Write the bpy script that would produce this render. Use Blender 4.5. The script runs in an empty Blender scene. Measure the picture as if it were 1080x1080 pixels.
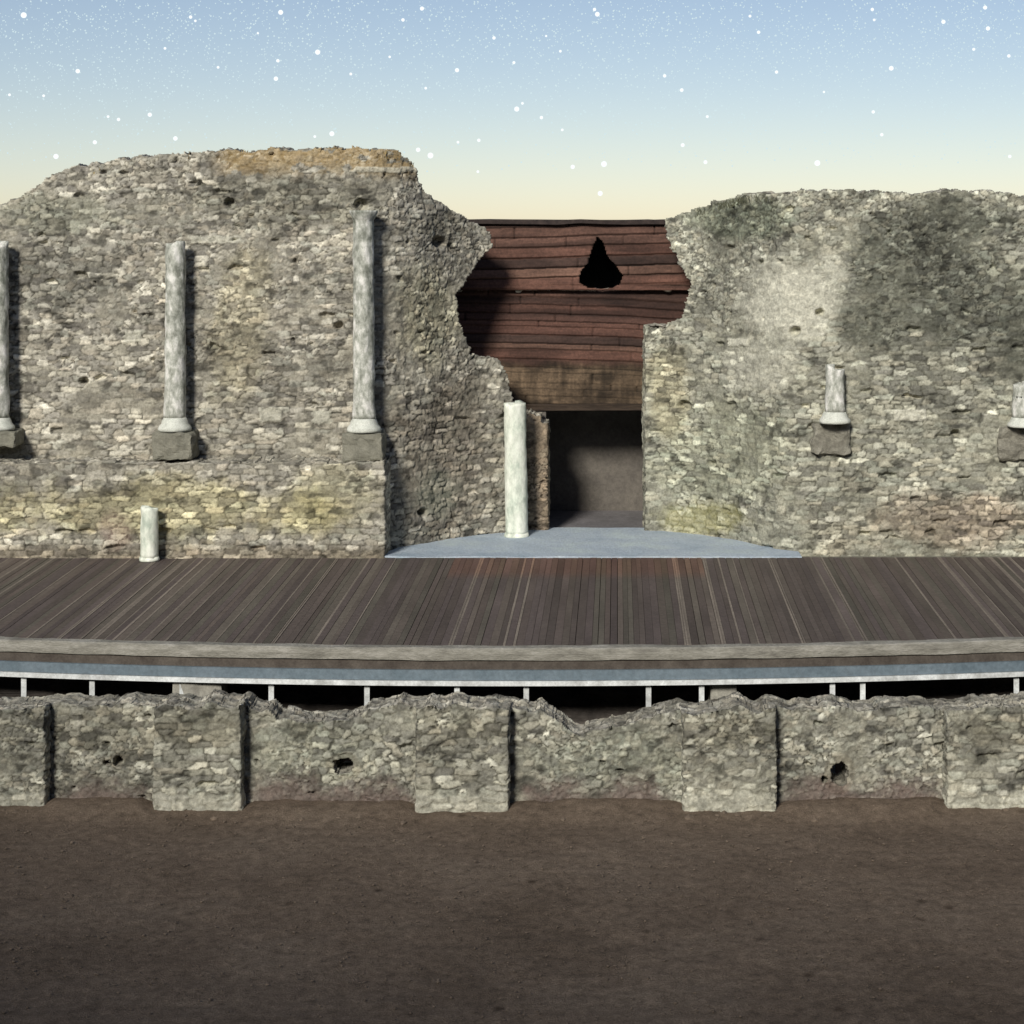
import bpy, bmesh, math, random
import numpy as np
from mathutils import Vector, noise as mnoise

random.seed(7)
S = bpy.context.scene
COL = S.collection

# ------------------------------------------------------------------ measuring
# Photo measurements: eye 5.97 m above the orchestra, level camera.
H, F, CX, CY = 5.97, 1900.0, 620.0, 250.0
def pt(px, py, D):
    return Vector(((px-CX)/F*D, D, H-(py-CY)/F*D))
def X_(px, D): return (px-CX)/F*D
def Z_(py, D): return H-(py-CY)/F*D
ZS = 1.516                      # stage floor height
DK = 19.5                       # depth of stage edge
def depth_floor(py): return (H-ZS)*F/(py-CY)

# ------------------------------------------------------------------ numpy noise
def ihash(i, j, s):
    i = (np.asarray(i).astype(np.int64) & 0xffffffff).astype(np.uint64)
    j = (np.asarray(j).astype(np.int64) & 0xffffffff).astype(np.uint64)
    h = (i*np.uint64(374761393) + j*np.uint64(668265263) + np.uint64(s*2246822519 & 0xffffffff)) & np.uint64(0xffffffff)
    h = ((h ^ (h >> np.uint64(13)))*np.uint64(1274126177)) & np.uint64(0xffffffff)
    h = ((h ^ (h >> np.uint64(16)))*np.uint64(2654435761)) & np.uint64(0xffffffff)
    h = h ^ (h >> np.uint64(15))
    return (h & np.uint64(0xffffff)).astype(np.float64)/float(0x1000000)
def vnoise(x, y, s):
    i = np.floor(x); j = np.floor(y); fx = x-i; fy = y-j
    fx = fx*fx*(3-2*fx); fy = fy*fy*(3-2*fy)
    a = ihash(i, j, s); b = ihash(i+1, j, s); c = ihash(i, j+1, s); d = ihash(i+1, j+1, s)
    return (a*(1-fx)+b*fx)*(1-fy)+(c*(1-fx)+d*fx)*fy
def fbm(x, y, s, o=4):
    t = 0; a = .5; n = 0
    for k in range(o):
        t = t+a*vnoise(x*2**k, y*2**k, s+k*17); n += a; a *= .55
    return t/n
def sm(a, b, x):
    t = np.clip((x-a)/(b-a), 0, 1); return t*t*(3-2*t)
def worley(x, y, cw, ch, s, jx=.75, jy=.55, p=3.0):
    """stones: returns edge distance, and three random numbers per stone"""
    j0 = np.floor(y/ch)
    f1 = np.full(x.shape, 9.); f2 = np.full(x.shape, 9.)
    ii = np.zeros(x.shape); jj = np.zeros(x.shape); lx = np.zeros(x.shape); ly = np.zeros(x.shape)
    for dj in (-1, 0, 1):
        j = j0+dj
        off = ihash(j, j*0+5, s)*cw*3
        wv = .75+.6*ihash(j, j*0+9, s+3)         # courses with longer or shorter stones
        c = cw*wv
        i0 = np.floor((x+off)/c)
        for di in (-1, 0, 1):
            i = i0+di
            cx = (i+.5+jx*(ihash(i, j, s+1)-.5))*c-off
            cy = (j+.5+jy*(ihash(i, j, s+2)-.5))*ch
            d = (np.abs((x-cx)/c)**p+np.abs((y-cy)/ch)**p)**(1/p)
            cl = d < f1
            f2 = np.where(cl, f1, np.minimum(f2, d))
            ii = np.where(cl, i, ii); jj = np.where(cl, j, jj)
            lx = np.where(cl, (x-cx)/c, lx); ly = np.where(cl, (y-cy)/ch, ly)
            f1 = np.where(cl, d, f1)
    tilt = lx*(ihash(ii, jj, s+41)-.5)+ly*(ihash(ii, jj, s+42)-.5)
    return tilt, f2-f1, ihash(ii, jj, s+31), ihash(ii, jj, s+32), ihash(ii, jj, s+33)

def inpoly(px, py, poly):
    r = np.zeros(px.shape, bool); n = len(poly)
    for k in range(n):
        x1, y1 = poly[k]; x2, y2 = poly[(k+1) % n]
        if y1 == y2: continue
        c = ((y1 > py) != (y2 > py)) & (px < (x2-x1)*(py-y1)/(y2-y1)+x1)
        r ^= c
    return r

# ------------------------------------------------------------------ objects
def tag(o, label=None, cat=None, group=None, kind=None):
    if label: o['label'] = label
    if cat: o['category'] = cat
    if group: o['group'] = group
    if kind: o['kind'] = kind
    return o
def empty(name, loc, label, cat, group=None):
    o = bpy.data.objects.new(name, None); COL.objects.link(o)
    o.location = loc; o.empty_display_size = .2
    return tag(o, label, cat, group)
def link(name, me, mat, parent=None, smooth=False):
    o = bpy.data.objects.new(name, me); COL.objects.link(o)
    if mat: me.materials.append(mat)
    me.polygons.foreach_set('use_smooth', np.full(len(me.polygons), bool(smooth)))
    if parent:
        o.parent = parent
        o.matrix_parent_inverse.identity()
        me.transform(__import__('mathutils').Matrix.Translation(-parent.location))
    return o
def mesh_np(name, V, Q, colr=None, tris=None):
    me = bpy.data.meshes.new(name)
    V = np.asarray(V, np.float32); Q = np.asarray(Q, np.int32).reshape(-1, 4)
    nt = 0 if tris is None else len(tris)
    me.vertices.add(len(V)); me.vertices.foreach_set('co', V.ravel())
    nl = len(Q)*4+nt*3
    me.loops.add(nl); me.polygons.add(len(Q)+nt)
    li = Q.ravel(); ls = np.arange(len(Q))*4
    if nt:
        T = np.asarray(tris, np.int32)
        ls = np.concatenate([ls, len(Q)*4+np.arange(nt)*3]); li = np.concatenate([li, T.ravel()])
    me.loops.foreach_set('vertex_index', li.astype(np.int32))
    me.polygons.foreach_set('loop_start', ls.astype(np.int32))
    if colr is not None:
        a = me.color_attributes.new('stone_colour', 'FLOAT_COLOR', 'POINT')
        c = np.ones((len(V), 4), np.float32); c[:, :3] = colr
        a.data.foreach_set('color', c.ravel())
    me.update(calc_edges=True); me.validate()
    return me

# ------------------------------------------------------------------ materials
def newmat(name):
    m = bpy.data.materials.new(name); m.use_nodes = True
    nt = m.node_tree; nt.nodes.clear()
    o = nt.nodes.new('ShaderNodeOutputMaterial'); b = nt.nodes.new('ShaderNodeBsdfPrincipled')
    nt.links.new(b.outputs[0], o.inputs[0])
    b.inputs['Specular IOR Level'].default_value = .25
    return m, nt, b
def N(nt, t, **kw):
    n = nt.nodes.new(t)
    for k, v in kw.items(): setattr(n, k, v)
    return n
def ramp(nt, src, stops):
    r = N(nt, 'ShaderNodeValToRGB'); e = r.color_ramp.elements
    while len(e) < len(stops): e.new(.5)
    for k, (p, c) in enumerate(stops):
        e[k].position = p; e[k].color = (*c, 1) if len(c) == 3 else c
    nt.links.new(src, r.inputs[0]); return r
def noise_n(nt, co, scale, detail=5, rough=.6):
    n = N(nt, 'ShaderNodeTexNoise'); n.inputs['Scale'].default_value = scale
    n.inputs['Detail'].default_value = detail; n.inputs['Roughness'].default_value = rough
    nt.links.new(co, n.inputs['Vector']); return n
def mul(nt, a, b, fac=1.0, bt='MULTIPLY'):
    m = N(nt, 'ShaderNodeMix', data_type='RGBA', blend_type=bt)
    m.inputs['Factor'].default_value = fac
    nt.links.new(a, m.inputs['A']); nt.links.new(b, m.inputs['B']); return m.outputs['Result']
def bump(nt, b, h, dist, strength=1.0):
    n = N(nt, 'ShaderNodeBump'); n.inputs['Distance'].default_value = dist; n.inputs['Strength'].default_value = strength
    nt.links.new(h, n.inputs['Height']); nt.links.new(n.outputs[0], b.inputs['Normal'])

def mat_attr(name, rough=.92, spk=(.60, 1.42), sc=30, bd=.02):
    """per-stone colours come from the mesh, grain from noise"""
    m, nt, b = newmat(name)
    a = N(nt, 'ShaderNodeAttribute', attribute_name='stone_colour')
    tc = N(nt, 'ShaderNodeTexCoord')
    n = noise_n(nt, tc.outputs['Object'], sc, 6, .7)
    r = ramp(nt, n.outputs['Fac'], [(.28, (spk[0],)*3), (.72, (spk[1],)*3)])
    c = mul(nt, a.outputs['Color'], r.outputs['Color'])
    nt.links.new(c, b.inputs['Base Color']); b.inputs['Roughness'].default_value = rough
    bump(nt, b, n.outputs['Fac'], bd, .8)
    return m
def mat_noise(name, c1, c2, sc=8, rough=.8, bd=.004, c3=None, metal=0, sc2=None, stretch=None, pos=(.25, .5, .72)):
    m, nt, b = newmat(name)
    tc = N(nt, 'ShaderNodeTexCoord'); co = tc.outputs['Object']
    if stretch:
        mp = N(nt, 'ShaderNodeMapping'); mp.inputs['Scale'].default_value = stretch
        nt.links.new(co, mp.inputs['Vector']); co = mp.outputs[0]
    n = noise_n(nt, co, sc, 6, .65)
    st = [(.3, c1), (.68, c2)] if c3 is None else list(zip(pos, (c1, c2, c3)))
    r = ramp(nt, n.outputs['Fac'], st)
    n2 = noise_n(nt, co, sc2 or sc*7, 5, .7)
    r2 = ramp(nt, n2.outputs['Fac'], [(.25, (.72,)*3), (.75, (1.25,)*3)])
    nt.links.new(mul(nt, r.outputs['Color'], r2.outputs['Color']), b.inputs['Base Color'])
    b.inputs['Roughness'].default_value = rough; b.inputs['Metallic'].default_value = metal
    bump(nt, b, n2.outputs['Fac'], bd)
    return m

M_RUB = mat_attr('rubble_stone')
M_DECK = mat_attr('deck_boards', .75, (.7, 1.3), 22, .004)
M_CLAD = mat_attr('cladding_boards', .8, (.6, 1.35), 26, .006)
M_MARB = mat_noise('weathered_marble', (.19, .20, .165), (.43, .44, .385), 7, .8, .015, (.74, .73, .68), sc2=20, stretch=(1, 1, .6), pos=(.37, .5, .62))
M_BASE = mat_noise('pale_marble', (.42, .43, .38), (.60, .62, .55), 8, .7, .006, (.70, .70, .64))
M_MARBG = mat_noise('pale_green_marble', (.44, .50, .42), (.66, .70, .60), 5, .65, .006, (.76, .78, .69), sc2=14, stretch=(1, 1, .5), pos=(.36, .48, .6))
M_PED = mat_noise('grey_limestone', (.135, .132, .105), (.24, .232, .185), 7, .9, .006)
M_PED3 = mat_noise('mortared_block', (.17, .16, .13), (.34, .325, .265), 12, .92, .02)
M_PED2 = mat_noise('pale_limestone', (.22, .21, .185), (.37, .36, .31), 7, .9, .006)
M_KERB = mat_noise('kerb_stone', (.13, .122, .105), (.26, .25, .215), 3, .9, .015, (.38, .365, .325), stretch=(1, 1, 4))
M_STEEL = mat_noise('grey_blue_steel', (.10, .135, .16), (.155, .195, .225), 3, .5, .001)
M_UNDER = mat_noise('dark_backing', (.05, .045, .042), (.16, .14, .125), 3, .95, .01)
M_WHITE = mat_noise('white_painted_steel', (.36, .37, .36), (.74, .77, .77), 5, .5, .001)
M_RUST = mat_noise('brown_timber_fascia', (.055, .045, .038), (.11, .095, .08), 6, .85, .003)
M_DARKW = mat_noise('dark_roof_timber', (.02, .015, .014), (.05, .037, .032), 9, .85, .004)
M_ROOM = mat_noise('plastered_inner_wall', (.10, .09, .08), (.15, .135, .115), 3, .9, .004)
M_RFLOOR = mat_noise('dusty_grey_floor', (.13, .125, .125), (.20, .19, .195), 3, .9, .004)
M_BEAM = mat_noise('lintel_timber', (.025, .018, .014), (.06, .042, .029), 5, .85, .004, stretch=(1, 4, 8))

def paving_mat():
    m, nt, b = newmat('grey_blue_paving')
    tc = N(nt, 'ShaderNodeTexCoord')
    n = noise_n(nt, tc.outputs['Object'], 1.6, 6, .65)
    r = ramp(nt, n.outputs['Fac'], [(.3, (.33, .41, .48)), (.5, (.43, .50, .57)), (.7, (.50, .58, .59))])
    n2 = noise_n(nt, tc.outputs['Object'], 26, 6, .7)
    r2 = ramp(nt, n2.outputs['Fac'], [(.3, (.75,)*3), (.7, (1.2,)*3)])
    nt.links.new(mul(nt, r.outputs['Color'], r2.outputs['Color']), b.inputs['Base Color'])
    b.inputs['Roughness'].default_value = .8; bump(nt, b, n2.outputs['Fac'], .02); return m
M_PAVE = paving_mat()

def earth_mat():
    m, nt, b = newmat('trodden_earth')
    tc = N(nt, 'ShaderNodeTexCoord'); co = tc.outputs['Object']
    n = noise_n(nt, co, .55, 6, .62)
    r = ramp(nt, n.outputs['Fac'], [(.25, (.130, .098, .071)), (.5, (.185, .142, .105)), (.75, (.225, .178, .133))])
    n2 = noise_n(nt, co, 9, 8, .72)
    r2 = ramp(nt, n2.outputs['Fac'], [(.3, (.58,)*3), (.7, (1.36,)*3)])
    n3 = noise_n(nt, co, 60, 4, .7)
    r3 = ramp(nt, n3.outputs['Fac'], [(.28, (.62,)*3), (.72, (1.35,)*3)])
    c = mul(nt, mul(nt, r.outputs['Color'], r2.outputs['Color']), r3.outputs['Color'])
    # a few clods and reddish spots
    v = N(nt, 'ShaderNodeTexVoronoi'); v.inputs['Scale'].default_value = 1.7
    nt.links.new(co, v.inputs['Vector'])
    rs = ramp(nt, v.outputs['Distance'], [(.03, (.36, .33, .31)), (.11, (1, 1, 1))])
    c = mul(nt, c, rs.outputs['Color'], .8)
    nt.links.new(c, b.inputs['Base Color']); b.inputs['Roughness'].default_value = .95
    b.inputs['Specular IOR Level'].default_value = .1
    ad = N(nt, 'ShaderNodeMath', operation='ADD'); nt.links.new(n2.outputs['Fac'], ad.inputs[0]); nt.links.new(n3.outputs['Fac'], ad.inputs[1])
    bump(nt, b, ad.outputs[0], .02); return m
M_EARTH = earth_mat()
M_GRASS = mat_noise('dry_grass', (.16, .115, .045), (.30, .22, .09), 3, .8, .001, (.22, .19, .09))
M_WEED = mat_noise('grey_green_weeds', (.07, .075, .045), (.14, .14, .09), 3, .8, .001)

# ------------------------------------------------------------------ masonry
PAL = np.array([(.36, .34, .262), (.46, .435, .34), (.27, .257, .205), (.205, .195, .16), (.37, .335, .255),
                (.315, .312, .25), (.56, .535, .43), (.25, .238, .195), (.33, .305, .235), (.165, .155, .13)])
def masonry(u, z, s, blend, coarse=1.0):
    """height and colour of rubble masonry; blend 0 = random rubble, 1 = coursed blocks"""
    wx = u+.11*(fbm(u*2.1, z*2.1, s+50)-.5)+.045*(fbm(u*9, z*9, s+51)-.5)+.022*(fbm(u*24, z*24, s+54)-.5)
    wz = z+.09*(fbm(u*1.7, z*1.7, s+52)-.5)+.035*(fbm(u*9, z*9, s+53)-.5)+.018*(fbm(u*24, z*24, s+55)-.5)
    tA, eA, a1, a2, a3 = worley(wx, wz, .155*coarse, .080*coarse, s, .85, .85, 2.3)
    tB, eB, b1, b2, b3 = worley(wx, wz, .090*coarse, .052*coarse, s+100, .85, .85, 2.2)
    tC, eC, c1, c2, c3 = worley(u+.45*(wx-u), z+.5*(wz-z), .205*coarse, .074*coarse, s+200, .8, .6, 3.4)
    small = (fbm(u*1.3, z*1.3, s+60)+.5*(fbm(u*5, z*5, s+62)-.5)) > .47
    pick = lambda p, q: np.where(small, p, q)
    e = pick(eB*.85, eA); r1 = pick(b1, a1); r2 = pick(b2, a2); r3 = pick(b3, a3); tl = pick(tB*.6, tA)
    k = (blend+.8*(fbm(u*2.5, z*2.5, s+61)-.5)) > .5
    e = np.where(k, eC, e); r1 = np.where(k, c1, r1); r2 = np.where(k, c2, r2); r3 = np.where(k, c3, r3); tl = np.where(k, tC, tl)
    worn = .85*sm(.47, .66, fbm(u*1.9, z*2.2, s+63))              # stretches where mortar still covers the joints
    fine = fbm(u*16, z*16, s+70, 5)-.5; mid = fbm(u*5, z*5, s+73, 4)-.5
    body = sm(.0, .15, e+.10*fine)
    h = body*(.010+.018*r2)*(1-.55*worn)+.022*tl*body*(1-.5*worn)+.034*fine+.032*mid+.05*(fbm(u*1.1, z*1.1, s+71)-.5)
    hole = (r3 > .985)
    h = np.where(hole, -.07*sm(0, .3, e)+.01, h)
    c = (.72*PAL[(r1*len(PAL)).astype(int) % len(PAL)]+.28*np.array((.33, .312, .245)))*(.70+.60*r2)[..., None]
    c = c*(.72+.56*fbm(u*7, z*9, s+74))[..., None]*(.80+.4*fbm(u*34, z*34, s+75, 3))[..., None]
    mort = np.array((.100, .094, .075))*(.45+1.1*fbm(u*10, z*10, s+72))[..., None]
    c = c*np.array((1.08, 1.08, 1.13)); t = (sm(.0, .18, e+.16*fine))[..., None]
    mort = mort*(1+.75*worn)[..., None]; c = mort*(1-t)+c*t
    smear = np.array((.235, .222, .178))*(.7+.6*fbm(u*7, z*7, s+79))[..., None]; c = c+(smear-c)*(.55*worn)[..., None]
    c = c*(.74+.60*fbm(u*.9, z*1.2, s+76))[..., None]*(.66+.68*fbm(u*3.1, z*3.6, s+77, 3))[..., None]
    c = c*(1-.55*sm(.60, .72, fbm(u*6+9, z*10, s+78, 3)))[..., None]           # sooty and washed-out spots
    c = c*np.where(r3 < .06, 1.35, 1.0)[..., None]           # a few paler stones
    return h, c
def stain(px, py, cx, cy, rx, ry, s, a=.9):
    d = np.sqrt(((px-cx)/rx)**2+((py-cy)/ry)**2)+a*(fbm(px*.018, py*.018, s)-.5)+.5*(fbm(px*.09, py*.09, s+1)-.5)
    return sm(1.05, .45, d)[..., None]

def sheet(name, U, planX, planY, nX, nY, zlo, zhi, dz, keep, hc, thick, mat, parent=None, seg=.05, edge=.03, back=None, seed=3, snap=None):
    """A rough stone body over a plan curve: a displaced face, a rough rim of real thickness."""
    nz = int(round((zhi-zlo)/dz))+1
    Zs = np.linspace(zlo, zhi, nz)
    uu, zz = np.meshgrid(U, Zs)
    X0 = np.broadcast_to(planX, uu.shape); Y0 = np.broadcast_to(planY, uu.shape)
    NX = np.broadcast_to(nX, uu.shape); NY = np.broadcast_to(nY, uu.shape)
    px = CX+F*X0/Y0; py = CY+F*(H-zz)/Y0
    h, c = hc(uu, zz, px, py)
    jx = (fbm(uu*13, zz*13, seed+5)-.5)*edge*1.2; jz = (fbm(uu*13+40, zz*13, seed+6)-.5)*edge*1.2
    TX, TY = -NY, NX
    P = np.stack([X0+NX*h+TX*jx, Y0+NY*h+TY*jx, zz+jz], -1)
    K = keep(uu, zz, px, py)
    if snap is not None:                                      # lay the uppermost row on the true top line
        zt = H-(snap(px)-CY)*Y0/F
        last = K & (zt-zz < 1.55*dz)
        P[..., 2] = np.where(last, zt, np.minimum(P[..., 2], zt-.004))
    Kc = K[:-1, :-1] & K[1:, :-1] & K[:-1, 1:] & K[1:, 1:]
    W = uu.shape[1]
    idx = np.arange(uu.size).reshape(uu.shape)
    Q = np.stack([idx[:-1, :-1], idx[:-1, 1:], idx[1:, 1:], idx[1:, :-1]], -1)[Kc]
    # boundary edges (directed so that the rim faces outwards)
    Kp = np.pad(Kc, 1)
    C = Kp[1:-1, 1:-1]
    E = []
    b = C & ~Kp[:-2, 1:-1]; E.append(np.stack([idx[:-1, :-1][b], idx[:-1, 1:][b]], -1))
    b = C & ~Kp[2:, 1:-1];  E.append(np.stack([idx[1:, 1:][b], idx[1:, :-1][b]], -1))
    b = C & ~Kp[1:-1, :-2]; E.append(np.stack([idx[1:, :-1][b], idx[:-1, :-1][b]], -1))
    b = C & ~Kp[1:-1, 2:];  E.append(np.stack([idx[:-1, 1:][b], idx[1:, 1:][b]], -1))
    E = np.concatenate(E)
    Pf = P.reshape(-1, 3); cf = c.reshape(-1, 3)
    bv, inv = np.unique(E, return_inverse=True); inv = inv.reshape(-1, 2)
    base = Pf[bv]
    ub = uu.ravel()[bv]; zb = zz.ravel()[bv]
    ns = max(2, int(round(thick/seg)))
    Vs = [Pf]; Cs = [cf]; rings = [bv]; off = len(Pf)
    for k in range(1, ns+1):
        t = thick*k/ns
        p = base.copy()
        if back is None:
            p[:, 0] -= NX.ravel()[bv]*t; p[:, 1] -= NY.ravel()[bv]*t
        else:
            p[:, 1] = base[:, 1]+(back-base[:, 1])*k/ns
        hh, cc = masonry(ub+zb*.83, np.full(ub.shape, 7.3+t), seed+400, np.zeros(ub.shape), .9)
        amp = min(1., k/3) if k < ns else .4
        p[:, 2] += (hh-.02)*1.1*amp+(fbm(ub*5, np.full(ub.shape, t*5), seed+9)-.5)*.05*amp
        p[:, 0] += (fbm(zb*7+ub*3, np.full(ub.shape, t*7), seed+8)-.5)*.03*amp
        Vs.append(p); Cs.append(cc); rings.append(off+np.arange(len(bv))); off += len(bv)
    Qr = []
    for k in range(ns):
        A, B = rings[k], rings[k+1]
        Qr.append(np.stack([A[inv[:, 1]], A[inv[:, 0]], B[inv[:, 0]], B[inv[:, 1]]], -1))
    Qall = np.concatenate([Q]+Qr); V = np.concatenate(Vs); Cc = np.concatenate(Cs)
    used = np.unique(Qall); remap = np.full(len(V), -1); remap[used] = np.arange(len(used))
    me = mesh_np(name, V[used], remap[Qall], Cc[used])
    return link(name, me, mat, parent, smooth=True)

def plan(points, step):
    """resample a plan polyline, with outward (towards the orchestra) normals"""
    P = np.array(points, float); d = np.r_[0, np.cumsum(np.hypot(*np.diff(P, axis=0).T))]
    n = int(round(d[-1]/step))+1
    u = np.linspace(0, d[-1], n)
    x = np.interp(u, d, P[:, 0]); y = np.interp(u, d, P[:, 1])
    tx = np.gradient(x); ty = np.gradient(y); l = np.hypot(tx, ty)
    return u, x, y, ty/l, -tx/l

# ------------------------------------------------------------------ scaenae frons
D_POD = depth_floor(588.5); D_W = D_POD+.55
def arcpts(lst): return [(X_(px, depth_floor(py)), depth_floor(py)) for px, py in lst]
# left wall: straight behind the podium, curving back into the central recess
left_plan = [(-13.5, D_W), (X_(372, D_W), D_W)]+[(X_(px, d), d) for px, d in
             ((388, D_W+.02), (404, D_W+.08), (420, D_W+.21), (440, D_W+.45), (470, D_W+.92), (505, D_W+1.33), (540, D_W+1.6), (562, D_W+1.7))]
STEP = .018
u, x, y, nx, ny = plan(left_plan, STEP)
def smooth1(a, w=41):
    k = np.ones(w)/w; return np.convolve(np.pad(a, w//2, mode='edge'), k, 'valid')
nx, ny = smooth1(nx), smooth1(ny)
top_left = [(-700, 225), (-60, 222), (0, 216), (14, 211), (34, 199), (48, 186), (66, 178), (100, 171), (150, 165), (220, 159), (300, 156), (382, 156),
            (424, 160), (437, 172), (441, 186), (449, 203), (474, 221), (500, 235), (519, 243), (521, 257), (509, 269), (495, 291),
            (481, 312), (484, 345), (498, 371), (529, 377), (536, 398), (541, 424), (552, 436), (556, 500), (556, 640), (-700, 640)]
def rough(px, py, s, a=5.):
    return (px+a*2*(fbm(px*.11, py*.11, s)-.5)+a*.9*(fbm(px*.35, py*.35, s+3)-.5),
            py+a*2*(fbm(px*.11+70, py*.11, s+1)-.5)+a*.9*(fbm(px*.35+70, py*.35, s+4)-.5))
def keep_left(uu, zz, px, py): return inpoly(*rough(px, py, 11, 4.5), top_left)

LICH = np.array((.40, .27, .10)); DARK = np.array((.075, .075, .066)); PALE = np.array((.52, .51, .42)); YEL = np.array((.40, .35, .20))
GRN = np.array((.20, .23, .175)); RED = np.array((.25, .165, .14))
def tint(c, m, col, a, mulmode=False):
    m = m*a
    return c*(1-m)+(c*col if mulmode else col)*m
def hc_left(uu, zz, px, py):
    bl = .48+.42*sm(360, 480, py)-.3*sm(210, 160, py)
    h, c = masonry(uu, zz, 21, bl)
    grain = (.75+.5*fbm(px*.2, py*.2, 80))[..., None]
    # coloured areas of the wall: lichen crest, sooty rubble, yellowed lower courses, green damp
    crest = (sm(34, 8, py-(158+6*np.abs(px-330)/110.))*sm(215, 250, px)*sm(452, 425, px)*(fbm(px*.06, py*.09, 81) > .42))[..., None]
    c = tint(c, crest, LICH*grain, .5)
    for lx, ly, lw, lh in ((228, 253, 28, 4), (80, 240, 5, 7), (405, 179, 34, 2.5), (140, 355, 9, 6), (285, 437, 12, 7), (340, 440, 10, 7)):
        m = (np.maximum(np.abs(px-lx)/lw, np.abs(py-ly)/lh)+.5*(fbm(px*.2, py*.2, 91)-.5) < 1); h = h+.015*m; c = tint(c, m[..., None]*1., PALE*grain, .6)
    c = tint(c, stain(px, py, 70, 290, 70, 50, 82), np.array((.55, .56, .56)), .75, True)
    c = tint(c, stain(px, py, 60, 225, 110, 26, 83), np.array((.72, .76, .72)), .8, True)
    c = tint(c, stain(px, py, 300, 215, 150, 34, 84), np.array((.70, .71, .68)), .8, True)
    c = tint(c, stain(px, py, 140, 560, 210, 42, 85), np.array((1.06, 1.04, .80)), .8, True)
    c = tint(c, stain(px, py, 250, 340, 40, 100, 86), np.array((1.12, 1.08, .92)), .7, True)
    c = tint(c, stain(px, py, 470, 480, 65, 110, 87), np.array((.80, .75, .72)), .9, True)
    c = tint(c, stain(px, py, 455, 330, 42, 55, 88), np.array((1.2, 1.19, 1.05)), .9, True)
    c = tint(c, stain(px, py, 462, 520, 26, 30, 89), GRN*1.2, .3)
    c = tint(c, stain(px, py, 470, 240, 34, 20, 90), np.array((.62, .62, .60)), .8, True)
    for hx, hy, hr in ((242, 214, 4.5), (381, 216, 6), (88, 402, 4), (357, 343, 4), (446, 540, 4), (463, 255, 6)):
        m = sm(1.2, .7, np.hypot((px-hx)/hr/1.2, (py-hy)/hr)); h = h-.16*m
    return h, c
wl = empty('ruined_wall', (-3.2, D_W, ZS), 'tall ruined rubble stone wall left of the doorway with golden lichen along its crest', 'ruin wall')
sheet('masonry_face', u, x, y, nx, ny, ZS-.2, 7.35, STEP, keep_left, hc_left, .6, M_RUB, wl, seg=.05, seed=21)

# podium under the left wall (its own look: coursed yellowish blocks, ends in a clean corner)
zpod = Z_(487, D_POD)
pp = [(-13.5, D_POD), (X_(404, D_POD), D_POD), (X_(405, D_POD), D_POD+.01), (X_(405, D_POD)+.004, D_POD+.75)]
u, x, y, nx, ny = plan(pp, .017); nx, ny = smooth1(nx, 7), smooth1(ny, 7)
def hc_pod(uu, zz, px, py):
    h, c = masonry(uu, zz, 31, .95)
    c = tint(c, stain(px, py, 160, 540, 240, 40, 95), np.array((1.1, 1.07, .82)), .9, True)
    c = tint(c, stain(px, py, 350, 530, 60, 50, 96), np.array((1.14, 1.13, .98)), .9, True)
    c = tint(c, stain(px, py, 128, 562, 30, 26, 97, 1.5), RED*1.1, .35)
    c = tint(c, sm(574, 588, py+8*fbm(px*.1, py*.1, 98))[..., None], np.array((.62, .56, .5)), .8, True)
    return h*.85, c
sheet('podium', u, x, y, nx, ny, ZS-.2, zpod+.2, .017, lambda uu, zz, px, py: zz < zpod+.05*(fbm(uu*2.2, zz*0, 99)-.5), hc_pod, .62, M_RUB, wl,
      seg=.045, back=D_W+.05, seed=31)

# door jamb: the broken stump of masonry just behind the free column
dj = D_W+1.72
u, x, y, nx, ny = plan([(X_(553, dj), dj), (X_(576, dj), dj), (X_(577, dj), dj+.01), (X_(577, dj)+.005, dj+.42)], .015)
nx, ny = smooth1(nx, 5), smooth1(ny, 5)
def hc_jamb(uu, zz, px, py):
    h, c = masonry(uu, zz, 41, .2, .8); return h*.8, c*np.array((.78, .66, .58))
jamb_poly = [(540, 440), (560, 434), (570, 440), (579, 452), (577, 480), (576, 500), (580, 520), (577, 600), (540, 600)]
sheet('door_jamb', u, x, y, nx, ny, ZS-.1, 3.6, .015, lambda uu, zz, px, py: inpoly(*rough(np.minimum(px, 572), py, 44, 3), jamb_poly), hc_jamb, .4, M_RUB, wl, back=dj+.6, seed=41)

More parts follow.
